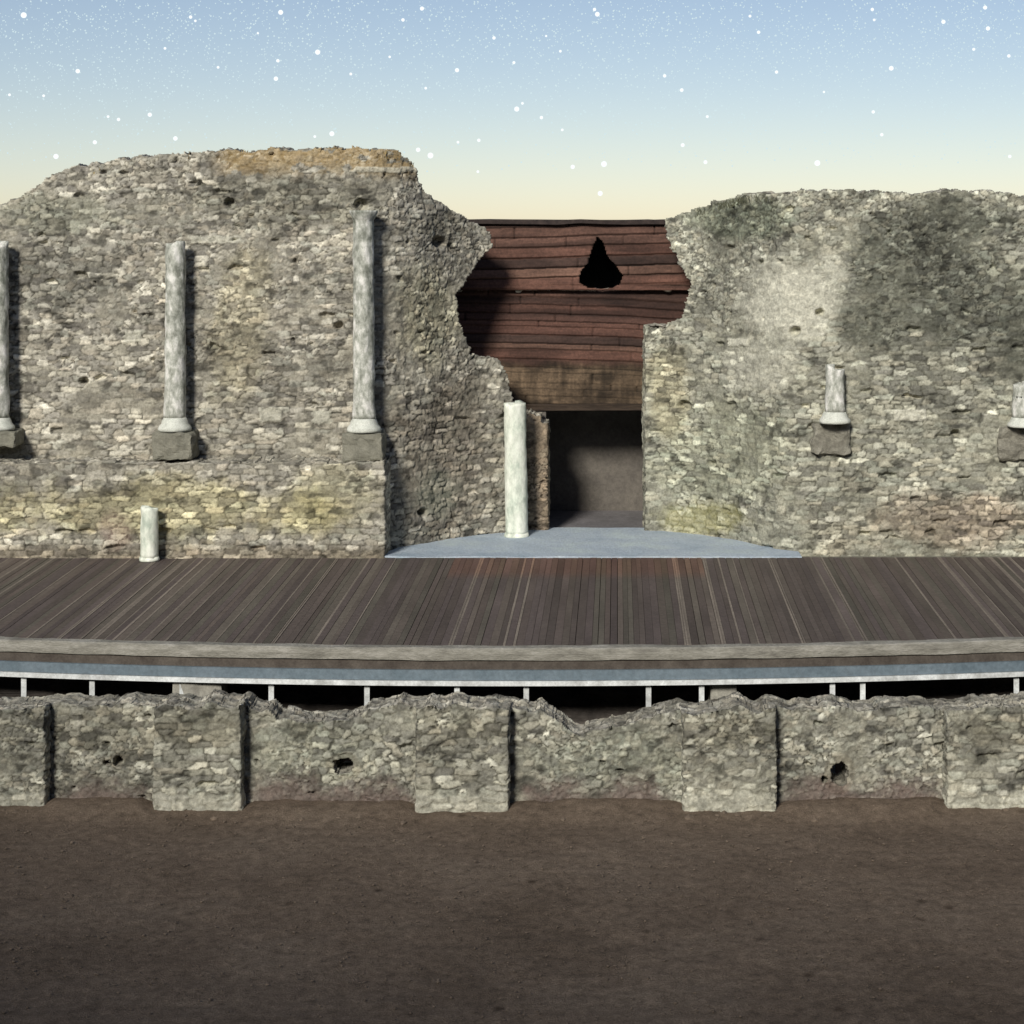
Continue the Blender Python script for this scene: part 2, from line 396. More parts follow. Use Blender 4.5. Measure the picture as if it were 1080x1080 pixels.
# right wall
right_plan = [(X_(px, d), d) for px, d in ((681, D_W+1.72), (700, D_W+1.7), (740, D_W+1.35), (775, D_W+.85), (803, D_W+.35), (825, D_W+.02), (842, D_W-.10))]+[(X_(870, D_W-.12), D_W-.12), (13.5, D_W-.12)]
right_plan = [(right_plan[0][0]-.003, right_plan[0][1]+.9)]+right_plan
u, x, y, nx, ny = plan(right_plan, STEP); nx, ny = smooth1(nx, 9), smooth1(ny, 9)
top_right = [(672, 640), (672, 344), (700, 345), (716, 334), (726, 311), (726, 294), (713, 270), (701, 249), (703, 231), (740, 216), (785, 204), (850, 201), (905, 200),
             (960, 204), (1010, 199), (1080, 205), (1200, 214), (1900, 230), (1900, 640)]
def hc_right(uu, zz, px, py):
    bl = .46+.5*sm(340, 420, py)-.35*sm(270, 210, py)
    h, c = masonry(uu, zz, 61, bl, .92); c = c*np.array((.96, 1.0, .97))
    g = (.75+.5*fbm(px*.25, py*.25, 110))[..., None]
    plaster = np.maximum(stain(px, py, 838, 312, 66, 60, 111, .6), stain(px, py, 800, 385, 50, 40, 121, .8)*.6)
    h = h*(1-.6*plaster[..., 0]); c = tint(c, plaster, PALE*1.1*g*(.55+1.0*fbm(px*.35, py*.35, 122))[..., None], .7)
    soot = np.zeros(px.shape+(1,))
    for (cx, cy, rx, ry) in ((1000, 300, 130, 85), (945, 275, 75, 62), (1085, 330, 80, 80), (1010, 235, 90, 36), (920, 340, 50, 36)):
        soot = np.maximum(soot, stain(px, py, cx, cy, rx, ry, 112, .5))
    c = tint(c, soot, np.array((.42, .435, .43)), .9, True)
    c = tint(c, stain(px, py, 780, 232, 70, 28, 113), np.array((.66, .72, .66)), .85, True)
    c = tint(c, stain(px, py, 735, 548, 60, 20, 114, 1.6), YEL*np.array((.9, .98, .72))*g, .42)
    c = tint(c, stain(px, py, 1000, 545, 110, 40, 115), np.array((.92, .78, .74)), .8, True)
    c = tint(c, stain(px, py, 880, 560, 50, 40, 116), np.array((.9, .86, .84)), .7, True)
    c = tint(c, stain(px, py, 760, 480, 80, 70, 117), np.array((1.0, 1.03, .97)), .8, True)
    c = tint(c, stain(px, py, 705, 410, 26, 60, 118), np.array((1.08, 1.02, .88)), .8, True)
    for hx, hy, hr in ((722, 428, 6), (838, 350, 5), (1008, 457, 4), (865, 330, 4)):
        m = sm(1.2, .7, np.hypot((px-hx)/hr/1.2, (py-hy)/hr)); h = h-.14*m
    for lx, ly, lw, lh in ((959, 438, 17, 6), (780, 361, 10, 4), (878, 547, 8, 3)):
        m = (np.maximum(np.abs(px-lx)/lw, np.abs(py-ly)/lh) < 1); h = h+.03*m; c = tint(c, m[..., None]*1., PALE*1.05*g, .85)
    return h, c
wr = empty('ruined_wall', (4.0, D_W, ZS), 'long ruined rubble stone wall right of the doorway with a pale plaster patch and a dark stain', 'ruin wall')
sheet('masonry_face', u, x, y, nx, ny, ZS-.2, 6.9, STEP, lambda uu, zz, px, py: inpoly(*rough(px, py, 64, 4.5), top_right), hc_right, .6, M_RUB, wr, seg=.05, seed=61)

# ------------------------------------------------------------------ small builders
def block_bm(bm, cx, cy, cz, sx, sy, sz, bev=.02, cuts=5, rough_=.01, taper=0, seed=0):
    old = set(bm.verts); r = bmesh.ops.create_cube(bm, size=1); vs = r['verts']
    for v in vs:
        t = 1-taper*(v.co.z+.5)
        v.co = Vector((v.co.x*sx*t, v.co.y*sy*t, v.co.z*sz))
    es = list({e for v in vs for e in v.link_edges})
    if bev: bmesh.ops.bevel(bm, geom=es, offset=bev, segments=2, affect='EDGES', profile=.6)
    vs = [v for v in bm.verts if v not in old]
    if cuts:
        es = list({e for v in vs for e in v.link_edges if e.calc_length() > .06})
        bmesh.ops.subdivide_edges(bm, edges=es, cuts=cuts, use_grid_fill=True)
    vs = [v for v in bm.verts if v not in old]
    for v in vs:
        q = Vector((v.co.x+cx, v.co.y+cy, v.co.z+cz))
        n = Vector((mnoise.noise(q*6+Vector((seed, 0, 0))), mnoise.noise(q*6+Vector((0, seed+9, 0))), mnoise.noise(q*6+Vector((0, 0, seed+5)))))
        n2 = Vector((mnoise.noise(q*21), mnoise.noise(q*21+Vector((9, 9, 9))), mnoise.noise(q*21+Vector((3, 5, 1)))))
        v.co = q+n*rough_*1.6+n2*rough_*.7
def bm_obj(name, bm, mat, parent=None, smooth=False):
    bmesh.ops.recalc_face_normals(bm, faces=bm.faces[:])
    me = bpy.data.meshes.new(name); bm.to_mesh(me); bm.free()
    return link(name, me, mat, parent, smooth)
def block(name, mat, parent, cx, cy, cz, sx, sy, sz, **kw):
    bm = bmesh.new(); block_bm(bm, cx, cy, cz, sx, sy, sz, **kw); return bm_obj(name, bm, mat, parent)
def lathe(name, mat, parent, cx, cy, prof, n=28, rough_=.006, lean=(0, 0), jag=0, seed=0):
    """prof: (radius, z) from bottom to top, closed with caps; weathered by noise"""
    V = []; z0 = prof[0][1]; zt = prof[-1][1]
    rows = []
    for a, b in zip(prof[:-1], prof[1:]):
        k = max(1, int(abs(b[1]-a[1])/.045))
        rows += [(a[0]+(b[0]-a[0])*t/k, a[1]+(b[1]-a[1])*t/k) for t in range(k)]
    rows.append(prof[-1])
    rows = [(rows[0][0]*.02, rows[0][1])]+rows+[(rows[-1][0]*.6, zt), (rows[-1][0]*.02, zt)]
    for r, z in rows:
        f = (z-z0)/max(.01, zt-z0)
        for k in range(n):
            a = 2*math.pi*k/n; q = Vector((math.cos(a)*.3*1+cx, math.sin(a)*.3+cy, z))
            d = mnoise.noise(q*5+Vector((seed, seed, 0)))*rough_*1.6+mnoise.noise(q*17+Vector((seed, 0, 4)))*rough_
            rr = r*(1+d/max(.12, r)) if r > .02 else r
            zz = z
            if jag and f > .8: zz -= (f-.8)/.2*jag*(.5+mnoise.noise(Vector((math.cos(a)*1.3+seed, math.sin(a)*1.3, 1)))+.5*math.cos(a+seed))
            V.append((cx+lean[0]*f+math.cos(a)*rr, cy+lean[1]*f+math.sin(a)*rr, zz))
    Q = []
    for i in range(len(rows)-1):
        for k in range(n):
            Q.append((i*n+k, i*n+(k+1) % n, (i+1)*n+(k+1) % n, (i+1)*n+k))
    me = mesh_np(name, V, Q); return link(name, me, mat, parent, smooth=True)

# ------------------------------------------------------------------ columns
def wall_column(px, top, shaft_bot, base_bot, ped_bot, rpx, label, D=None, flare=False, ped=True, lean=0, pedw=42, pedmat=M_PED, mat=M_MARB, seed=0, group='columns along the back wall', broken=.05, basemat=None):
    basemat = basemat or M_BASE
    D = D or D_POD+.27
    cx = X_(px, D); r = rpx/F*D
    zb, zsb, zt = Z_(base_bot, D), Z_(shaft_bot, D), Z_(top, D)
    t = empty('column', (cx, D, Z_(ped_bot, D)), label, 'column', group)
    pr = [(r*1.04, zsb), (r*1.0, zsb+.3), (r*.97, (zsb+zt)/2), (r*.92, zt-.14)]
    pr += [(r*1.0, zt-.12), (r*1.30, zt-.03), (r*1.33, zt)] if flare else [(r*.92, zt)]
    lathe('shaft', mat, t, cx, D, pr, seed=seed, lean=(lean, 0), jag=0 if flare else broken, rough_=.010)
    zh = zsb-zb
    lathe('base', basemat, t, cx, D, [(r*1.56, zb), (r*1.6, zb+zh*.16), (r*1.52, zb+zh*.34), (r*1.28, zb+zh*.55), (r*1.22, zb+zh*.75), (r*1.12, zb+zh*.9), (r*1.04, zsb)], seed=seed+2, rough_=.006)
    if ped:
        zp = Z_(ped_bot, D_POD+.03)
        w = pedw/F*D
        block('pedestal', pedmat, t, cx, D+.03, (zb+zp)/2-.005, w, .50, zb-zp-.01, bev=.035, cuts=9, rough_=.02, seed=seed)
    return t
wall_column(184.5, 254, 440, 454, 486, 11, 'slim grey marble column on a dark block, the middle of the three tall ones', lean=.01, seed=3)
wall_column(384, 222, 441, 455, 487, 11.5, 'mottled marble column with a flared top at the right corner of the podium', flare=True, seed=5, lean=-.01)
wall_column(-1, 254, 440, 453, 472, 10, 'marble column cut by the left edge of the picture', seed=8)
DR = D_W-.28
def stump_column(px, top, sb, bb, pb, rpx, label, pw, seed):
    t = wall_column(px, top, sb, bb, pb, rpx, label, D=DR, ped=False, seed=seed, broken=.08, mat=M_MARB)
    cx = X_(px, DR); z1, z0 = Z_(bb, DR), Z_(pb, DR)
    block('pedestal', M_PED3, t, cx-.03, DR+.26, (z0+z1)/2-.005, pw/F*DR, .46, z1-z0-.01, bev=.06, cuts=8, rough_=.03, taper=-.0, seed=seed)
    return t
stump_column(880.5, 386, 434, 446, 480, 10.5, 'short broken column shaft on a pale flared base halfway along the right wall', 40, 12)
stump_column(1078, 402, 440, 450, 486, 10, 'short column stump cut by the right edge of the picture', 42, 15)

# free column beside the doorway
DC = depth_floor(566.5)
t = empty('column', (X_(545, DC), DC, ZS), 'smooth pale green marble column standing alone at the left side of the doorway', 'column')
rc = 12/F*DC
lathe('shaft', M_MARBG, t, X_(545, DC), DC, [(rc*1.0, ZS+.06), (rc*1.0, ZS+.6), (rc*.97, ZS+1.4), (rc*.98, Z_(424, DC))], seed=21, rough_=.005, jag=.03, lean=(-.03, 0))
lathe('base', M_MARBG, t, X_(545, DC), DC, [(rc*1.12, ZS+.008), (rc*1.12, ZS+.03), (rc*1.02, ZS+.075)], seed=22, rough_=.004)
# stump in front of the podium
DS = D_POD-.22
t = empty('column', (X_(157.5, DS), DS, ZS), 'knee-high pale marble column stub standing on the boards before the podium', 'column')
rs = 9.3/F*DS
lathe('shaft', M_MARBG, t, X_(157.5, DS), DS, [(rs, ZS+.05), (rs, ZS+.3), (rs*.98, Z_(534, DS))], seed=31, rough_=.007, jag=.03)
lathe('base', M_MARBG, t, X_(157.5, DS), DS, [(rs*1.12, ZS+.006), (rs*1.12, ZS+.03), (rs*1.02, ZS+.06)], seed=32, rough_=.006)

# ------------------------------------------------------------------ timber building behind the gap
DT = D_W+2.42
tb = empty('timber_building', (X_(620, DT), DT, ZS), 'red-brown boarded timber building filling the gap above the dark doorway', 'building')
REDS = np.array([(.130, .064, .046), (.105, .052, .038), (.165, .092, .066), (.085, .044, .033), (.120, .064, .047), (.062, .036, .028)])
def boards(name, y0, y1, D, tan_from, hole, x0=425, x1=775, seed=5, hts=(5, 12)):
    zl, zh = Z_(y1, D), Z_(y0, D)
    nxg = int((x1-x0)/F*D/.02); xs = np.linspace(X_(x0, D), X_(x1, D), nxg)
    edges = [zl]; rg = random.Random(seed)
    while edges[-1] < zh: edges.append(edges[-1]+rg.uniform(*hts)/F*D)
    edges = np.array(edges)
    dz = .011; 
    def hc(uu, zz, px, py):
        sag = zz+.05*(fbm(uu*.6, zz*0+3, seed)-.5)+.012*(fbm(uu*5, zz*2, seed+1)-.5)-.022*uu+.010*uu*uu*(py > 300)
        k = np.clip(np.searchsorted(edges, sag)-1, 0, len(edges)-2)
        lo = edges[k]; hi = edges[k+1]; f = np.clip((sag-lo)/(hi-lo), 0, 1)
        r = ihash(k, k*0+1, seed+4); r2 = ihash(k, k*0+2, seed+5)
        gap = sm(.22, .03, f)*(.35+.65*ihash(k, k*0+7, seed+6))
        h = .022*(1-f)+.012*r-.045*gap+.006*(fbm(uu*3, zz*40, seed+7)-.5)
        c = .80*REDS[(r*6).astype(int) % 6]*(.75+.55*fbm(uu*1.2, zz*45, seed+8))[..., None]*(.85+.3*r2)[..., None]
        if tan_from:
            m = sm(tan_from-6, tan_from+6, py+10*(fbm(uu*2, zz*3, seed+11)-.5))[..., None]
            tan = np.array((.115, .080, .050))*(.25+1.4*fbm(uu*16, zz*3, seed+12))[..., None]*(1-.5*sm(.45, .65, fbm(uu*2.2, zz*5, seed+13)))[..., None]
            c = c*(1-m)+tan*m; h = h*(1-.85*m[..., 0])
        c = c*(.55+.9*fbm(uu*1.5, zz*3, seed+14))[..., None]*(1-.5*sm(.48, .66, fbm(uu*.5, sag*5, seed+17, 2)))[..., None]*(.7+.6*fbm(uu*9, zz*70, seed+15, 3))[..., None]
        bj = ihash(k, np.floor(uu/1.6+r*5), seed+16)*1.6; jd = np.abs((uu+r*8)%1.6-bj)      # butt joints
        gap = np.maximum(gap, sm(.012, .004, jd)); h = h-.03*sm(.012, .004, jd)
        c = c*(1-.55*gap[..., None])
        return h, c
    u_ = xs-xs[0]
    def keep(uu, zz, px, py):
        k = np.ones(px.shape, bool)
        if hole: k &= ~inpoly(*rough(px, py, seed+20, 1.5), hole)
        return k
    return sheet(name, u_, xs, np.full(nxg, D), np.zeros(nxg), -np.ones(nxg), zl, zh, dz, keep, hc, .06, M_CLAD, tb, seg=.03, edge=.004, seed=seed)
hole = [(630, 250), (636, 256), (640, 270), (649, 280), (656, 291), (654, 299), (645, 304), (622, 304), (611, 298), (613, 287), (620, 278), (625, 262)]
boards('boarding', 237, 306, DT, None, hole, seed=5)
boards('boarding', 305, 426, DT+.13, 384, None, seed=9)
XL, XR = X_(425, DT), X_(775, DT)
def slab(name, mat, parent, x0, x1, y0, y1, z0, z1, **kw):
    kw.setdefault('bev', .008); kw.setdefault('cuts', 3); kw.setdefault('rough_', .003)
    return block(name, mat, parent, (x0+x1)/2, (y0+y1)/2, (z0+z1)/2, x1-x0, y1-y0, z1-z0, **kw)
slab('roof', M_DARKW, tb, XL-.1, XR+.1, DT-.10, DT+2.4, Z_(237, DT)+.005, Z_(237, DT)+.075, rough_=.014, cuts=14)
slab('lintel_beam', M_BEAM, tb, XL, XR, DT-.02, DT+.28, Z_(433, DT), Z_(426.5, DT), rough_=.012, cuts=9)
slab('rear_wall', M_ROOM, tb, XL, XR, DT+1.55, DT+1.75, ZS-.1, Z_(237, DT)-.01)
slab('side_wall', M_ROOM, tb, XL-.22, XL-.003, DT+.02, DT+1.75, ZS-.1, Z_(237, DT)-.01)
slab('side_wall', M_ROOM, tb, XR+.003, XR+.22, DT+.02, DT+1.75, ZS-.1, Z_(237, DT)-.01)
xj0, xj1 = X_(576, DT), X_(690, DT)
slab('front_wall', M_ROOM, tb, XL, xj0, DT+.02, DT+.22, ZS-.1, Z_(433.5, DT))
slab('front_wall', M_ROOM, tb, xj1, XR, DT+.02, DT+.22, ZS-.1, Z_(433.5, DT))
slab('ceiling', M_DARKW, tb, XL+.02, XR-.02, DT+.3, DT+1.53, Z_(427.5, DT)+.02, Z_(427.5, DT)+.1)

# ------------------------------------------------------------------ recess paving, foundations
arc = [(408, 588), (424, 581), (440, 575), (480, 566), (520, 562), (560, 559), (620, 557), (690, 557), (730, 559), (760, 563), (800, 571), (822, 579), (838, 588)]
def paving():
    A = arcpts(arc); A[0] = (A[0][0]-.05, D_POD+.03); A[-1] = (A[-1][0]+.1, D_POD+.03)
    n = 90; xs = np.linspace(A[0][0], A[-1][0], n); yb = np.interp(xs, [a[0] for a in A], [a[1] for a in A])
    m = 14; V = []; Q = []
    z = ZS+.016
    for i in range(n):
        for j in range(m):
            f = j/(m-1); yy = D_POD+.02+(min(yb[i]+.35, D_W+1.95)-D_POD)*f
            V.append((xs[i], yy, z+.014*(mnoise.noise(Vector((xs[i]*1.6, yy*1.6, 0))))))
    for i in range(n-1):
        for j in range(m-1): Q.append((i*m+j, (i+1)*m+j, (i+1)*m+j+1, i*m+j+1))
    b0 = len(V)
    for i in range(n): V.append((xs[i], D_POD+.02, ZS-.1))
    for i in range(n-1): Q.append((b0+i, b0+i+1, (i+1)*m, i*m))
    o = link('paving', mesh_np('paving', V, Q), M_PAVE); tag(o, kind='structure'); return o
paving()
bm = bmesh.new(); block_bm(bm, 0, D_POD+1.2, ZS/2-.02, 27, 2.36, ZS-.06, bev=0, cuts=0, rough_=0)
tag(bm_obj('terrace', bm, M_PED), kind='structure')                     # the made ground the back wall stands on
bm = bmesh.new(); block_bm(bm, X_(620, DT), DT+.6, ZS/2-.02, 9, 3.2, ZS-.02, bev=0, cuts=0, rough_=0)
tag(bm_obj('room_floor', bm, M_RFLOOR), kind='structure')

# ------------------------------------------------------------------ stage
st = empty('stage', (X_(540, DK), DK, 0), 'wide stage of dark boards with pale stone kerb and blue-grey steel edge on thin posts', 'stage')
XC = X_(540, DK)
def edge_y(X, k=.42): return k*((np.asarray(X)-XC)/5.6)**2
def deck():
    V = []; Q = []; C = []
    rg = random.Random(4); px = -660.0
    yb = D_POD+.06
    pal = [(.105, .084, .072), (.096, .078, .068), (.116, .096, .080), (.098, .087, .070), (.090, .072, .066), (.112, .090, .082), (.126, .108, .088), (.100, .080, .070)]
    while px < 1860:
        pale = rg.random() < .2; w = rg.uniform(2.2, 3.2) if pale else rg.uniform(5.5, 9.5)
        def xb(p):          # where a board starting at p on the kerb meets the back
            return p-(p-652)/505.*(684-589)
        a, b = px, px+w-rg.choice((.2, .3, .35, .35, .7))
        col = np.array((.20, .17, .14) if pale else rg.choice(pal))*rg.uniform(.84, 1.18)
        warm = abs(px-600) < 160
        zoff = rg.uniform(-.003, .002); tw = rg.uniform(-.0012, .0012)
        n = 10; ring = []
        for i in range(n+1):
            f = i/n
            row = []
            for s, (pf, q) in enumerate(((a, 0), (a, 1), (b, 1), (b, 0))):
                Xf = X_(pf, DK+.3); Xb = X_(xb(pf), yb)
                yf = DK+.14+float(edge_y(Xf))
                X = Xf+(Xb-Xf)*f; Y = yf+(yb-yf)*f
                z = ZS+zoff+(tw if s in (0, 1) else -tw) + .004*mnoise.noise(Vector((X*2, Y*.8, 0))) - (0 if q else .05)
                V.append((X, Y, z))
                row.append(len(V)-1)
                cc = col*(.95+.30*mnoise.noise(Vector((px*.7, Y*.9, 3))))
                if warm and f > .72: cc = cc*np.array((1.28, .97, .85))
                C.append(cc)
            ring.append(row)
        for i in range(n):
            for s in range(3):
                Q.append((ring[i][s], ring[i][s+1], ring[i+1][s+1], ring[i+1][s]))
        for r in (ring[0], ring[-1]): Q.append(tuple(r))
        px += w
    return link('deck', mesh_np('deck', V, Q, np.array(C)), M_DECK, st)
deck()
def swept(name, mat, prof, parent, x0=-13.0, x1=13.0, n=180, k=.42, rough_=0, seed=0):
    """a bar following the curved stage edge; prof = (depth, z) polygon"""
    V = []; Q = []; m = len(prof)
    for i in range(n+1):
        X = x0+(x1-x0)*i/n
        for d, z in prof:
            q = Vector((X*2.2, d*7+seed, z*7))
            V.append((X, DK+d+float(edge_y(X, k))+mnoise.noise(q)*rough_, z+mnoise.noise(q+Vector((9, 1, 4)))*rough_))
    for i in range(n):
        for j in range(m): Q.append((i*m+j, (i+1)*m+j, (i+1)*m+(j+1) % m, i*m+(j+1) % m))
    return link(name, mesh_np(name, V, Q), mat, parent)
z = lambda py: Z_(py, DK)
# kerb of long stones, each a little different in set and length
swept('kerb', M_KERB, [(0, z(696.5)), (-.006, z(690)), (.004, ZS-.012), (.02, ZS), (.15, ZS), (.15, z(696.5))], st, n=900, rough_=.010)
swept('fascia', M_RUST, [(.035, z(708)), (.025, z(698)), (.15, z(698)), (.15, z(708))], st, rough_=.004)
swept('edge_beam', M_STEEL, [(-.005, z(717.5)), (-.005, z(707)), (.20, z(707)), (.20, z(717.5))], st)
swept('edge_flange', M_WHITE, [(-.03, z(723)), (-.03, z(718)), (.16, z(718)), (.16, z(723))], st)
for px in (-96, 25, 97, 192, 286, 387, 482, 555, 684, 740, 878, 910, 1072, 1170):
    D = DK+.05+float(edge_y(X_(px, DK))); X = X_(px, D); w = .058
    prof = [(-w/2, 0), (w/2, 0), (w/2, .012), (.006, .012), (.006, .07), (-.006, .07), (-.006, .012), (-w/2, .012)]    # T section
    bm = bmesh.new(); vs = [[bm.verts.new((X+p, D+q, zz)) for p, q in prof] for zz in (-.02, z(724))]
    for i in range(8): bm.faces.new((vs[0][i], vs[0][(i+1) % 8], vs[1][(i+1) % 8], vs[1][i]))
    bm.faces.new(vs[1]); bm.faces.new(vs[0][::-1])
    bm_obj('support_post', bm, M_WHITE, st)
block('added_backing', M_UNDER, st, XC, DK+1.25, .6, 26, .3, 1.2, bev=.02, cuts=40, rough_=.03)  # added in the void to catch some light and give dim detail
for a, b in ((183, 236), (749, 776)):
    D = DK+.32
    block('pier', M_PED2, st, X_((a+b)/2, D), D+.1, .59, (b-a)/F*D, .4, 1.17, bev=.03, cuts=6, rough_=.015)

# ------------------------------------------------------------------ low front wall with buttresses
DL = 18.88
lw = empty('low_wall', (XC, DL, 0), 'low rubble stone wall with square buttresses along the front of the stage', 'wall')
topf = [(-500, 748), (0, 747), (25, 744), (45, 742), (110, 745), (160, 743), (215, 742), (255, 744), (270, 750), (285, 748), (292, 758), (335, 761), (378, 760), (390, 747), (440, 744), (480, 741),
        (510, 746), (535, 745), (575, 749), (590, 760), (600, 770), (612, 777), (628, 771), (645, 767), (668, 764), (690, 758), (720, 752), (760, 747), (818, 745), (860, 748), (900, 747), (960, 747), (1000, 743), (1080, 741), (1600, 745)]
TX_ = np.array(topf, float)
def low_top(px, s): return np.interp(px, TX_[:, 0], TX_[:, 1])+8*(fbm(px*.045, px*0, s, 2)-.5)+6*(fbm(px*.085, px*0, s+2, 2)-.5)
xs = np.linspace(-13.0, 13.0, int(26.0/.0145)); ys = DL+edge_y(xs, .2)
def low_cols(c, px, py):
    c = tint(c, stain(px, py, 330, 790, 120, 40, 140), np.array((1.0, 1.03, .99)), .7, True)
    c = tint(c, stain(px, py, 650, 800, 110, 40, 141), np.array((.99, 1.03, 1.0)), .8, True)
    c = tint(c, stain(px, py, 120, 770, 120, 30, 142), np.array((.86, .84, .80)), .7, True)
    c = tint(c, stain(px, py, 780, 770, 60, 26, 146), np.array((.80, .76, .72)), .7, True)
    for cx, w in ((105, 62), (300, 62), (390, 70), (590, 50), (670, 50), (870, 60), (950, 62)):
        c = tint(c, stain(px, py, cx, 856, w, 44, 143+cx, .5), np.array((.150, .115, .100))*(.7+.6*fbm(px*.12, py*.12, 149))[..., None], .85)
    return c
HOLES = ((362, 808, 10, 8), (885, 816, 8.5, 12), (869, 822, 3, 3), (124, 802, 4.5, 5), (112, 804, 3, 2.5))
def keep_low(uu, zz, px, py):
    k = py > low_top(px, 150)
    for hx, hy, ax, ay in HOLES:
        k &= np.hypot((px-hx)/ax, (py-hy)/ay)+.35*(fbm(px*.12, py*.12, 151)-.5) > 1.03
    return k
def hc_low(uu, zz, px, py):
    h, c = masonry(uu, zz, 71, .25, .85)
    c = low_cols(c*np.array((.82, .85, .85)), px, py)
    for hx, hy, ax, ay in HOLES:
        rim = (np.hypot((px-hx)/ax, (py-hy)/ay) < 1.9)[..., None]*1.
        c = tint(c, rim, np.array((.9, .85, .8)), .6, True)
    return h, c
sheet('masonry_face', xs-xs[0], xs, ys, np.zeros(len(xs)), -np.ones(len(xs)), -.08, 1.2, .0145,
      keep_low, hc_low, .46, M_RUB, lw, seg=.03, seed=71, snap=lambda px: low_top(px, 150))
DBT = 18.62
for n_, (a, b) in enumerate(((-130, 46), (163, 253), (440, 535), (722, 818), (1000, 1110))):
    d = DBT+float(edge_y(X_((a+b)/2, DBT), .2)); xa, xb_ = X_(a, d), X_(b, d)
    u, x, y, nx, ny = plan([(xa+.002, d+.33), (xa, d), (xb_, d), (xb_-.002, d+.33)], .0145); nx, ny = smooth1(nx, 5), smooth1(ny, 5)
    def hc_b(uu, zz, px, py, s=200+n_*7, a=a, b=b):
        h, c = masonry(uu, zz, s, .55, .9)
        k = (fbm(px*.03, py*.03, s+3))[..., None]
        c = c*np.array((.90, .93, .92))*(.82+.36*sm(770, 850, py))[..., None]*(.8+.4*k)
        m = sm(838, 846, py+10*fbm(px*.08, px*0, s+5))[..., None]; c = tint(c, m*(uu[..., None]*0+1), PALE*.95*(.7+.6*fbm(px*.15, py*.3, s+6))[..., None], .5)
        c = tint(c, stain(px, py, (a+b)/2, 770, 60, 22, s+9), np.array((.78, .76, .72)), .8, True)
        return h*.9, c
    sheet('buttress', u, x, y, nx, ny, -.08, 1.15, .0145,
          lambda uu, zz, px, py, a=a, b=b: py > low_top(np.clip(px, a, b), 150)+2, hc_b, .34, M_RUB, lw, back=DL+.15, seg=.03, seed=201+n_*7, snap=lambda px, a=a, b=b: low_top(np.clip(px, a, b), 150)+2)

# ------------------------------------------------------------------ ground
def axis(lo, hi, step, far):
    a = list(np.arange(lo, hi, step)); g = step
    while a[-1] < far: g *= 1.35; a.append(a[-1]+g)
    g = step
    while a[0] > -far: g *= 1.35; a.insert(0, a[0]-g)
    return np.array(a)
gx = axis(-9.5, 9.5, .06, 4000); gy = axis(12.0, 19.1, .06, 4000)
GX, GY = np.meshgrid(gx, gy)
near = np.clip(1-np.maximum(np.abs(GX)-9, 0)/6, 0, 1)*np.clip(1-np.maximum(np.abs(GY-15)-5, 0)/6, 0, 1)
gpx = CX+F*GX/np.maximum(GY, 1)
GZ = near*(.05*(fbm(GX*.8+50, GY*.8+50, 300)-.5)+.04*(fbm(GX*4+50, GY*4+50, 301)-.5)+.014*(fbm(GX*13+50, GY*13+50, 303)-.5))
bank = np.zeros(GX.shape)
for a, b, hgt in ((50, 160, .05), (262, 438, .04), (538, 718, .05), (822, 998, .05)):
    bank = np.maximum(bank, hgt*sm(a-6, a+10, gpx)*sm(b+6, b-12, gpx))
wall_y = DL+edge_y(np.clip(GX, -11, 11), .2)
GZ += bank*sm(.75, .0, wall_y-GY)*(GY < wall_y+.3)*(.25+1.5*fbm(GX*2.2+20, GY*2.2, 302))
GZ += .035*near*sm(.45, .0, np.abs(wall_y-.2-GY))
idx = np.arange(GX.size).reshape(GX.shape)
Q = np.stack([idx[:-1, :-1], idx[:-1, 1:], idx[1:, 1:], idx[1:, :-1]], -1).reshape(-1, 4)
g = link('ground', mesh_np('ground', np.stack([GX, GY, GZ], -1).reshape(-1, 3), Q), M_EARTH, smooth=True); tag(g, kind='structure')

# loose stones and clods on the orchestra floor
def pebbles():
    rg = random.Random(12); V = []; Q = []; T = []
    ico = bmesh.new(); bmesh.ops.create_icosphere(ico, subdivisions=1, radius=1)
    iv = [v.co.copy() for v in ico.verts]; it = [[v.index for v in f.verts] for f in ico.faces]; ico.free()
    for k in range(4200):
        if k < 420:   # fallen bits along the wall foot
            X = rg.uniform(-8.5, 8.5); Y = 18.62-abs(rg.gauss(0, .12))+.2*((X-XC)/5.6)**2; r = rg.choice((.01, .012, .016, .02, .028, .045))
        else:
            X = rg.uniform(-9, 9); Y = rg.uniform(12.2, 18.6); r = rg.choice((.006, .007, .008, .01, .012, .014))
        sx, sy, sz = rg.uniform(.7, 1.4), rg.uniform(.7, 1.4), rg.uniform(.35, .7); o = len(V)
        zz = .05*(float(fbm(np.array([X*.8+50]), np.array([Y*.8+50]), 300)[0])-.5)+.015
        for q in iv:
            j = 1+.35*mnoise.noise(q*2+Vector((k, 0, 0)))
            V.append((X+q.x*r*sx*j, Y+q.y*r*sy*j, zz+q.z*r*sz*j))
        T += [[o+i for i in t] for t in it]
    me = mesh_np('gravel', V, np.zeros((0, 4), int), None, T)
    o = link('gravel', me, mat_noise('gravel_stone', (.09, .07, .053), (.20, .155, .115), 4, .95, .003)); tag(o, 'small loose stones and clods scattered over the brown earth', 'gravel', kind='stuff')
pebbles()

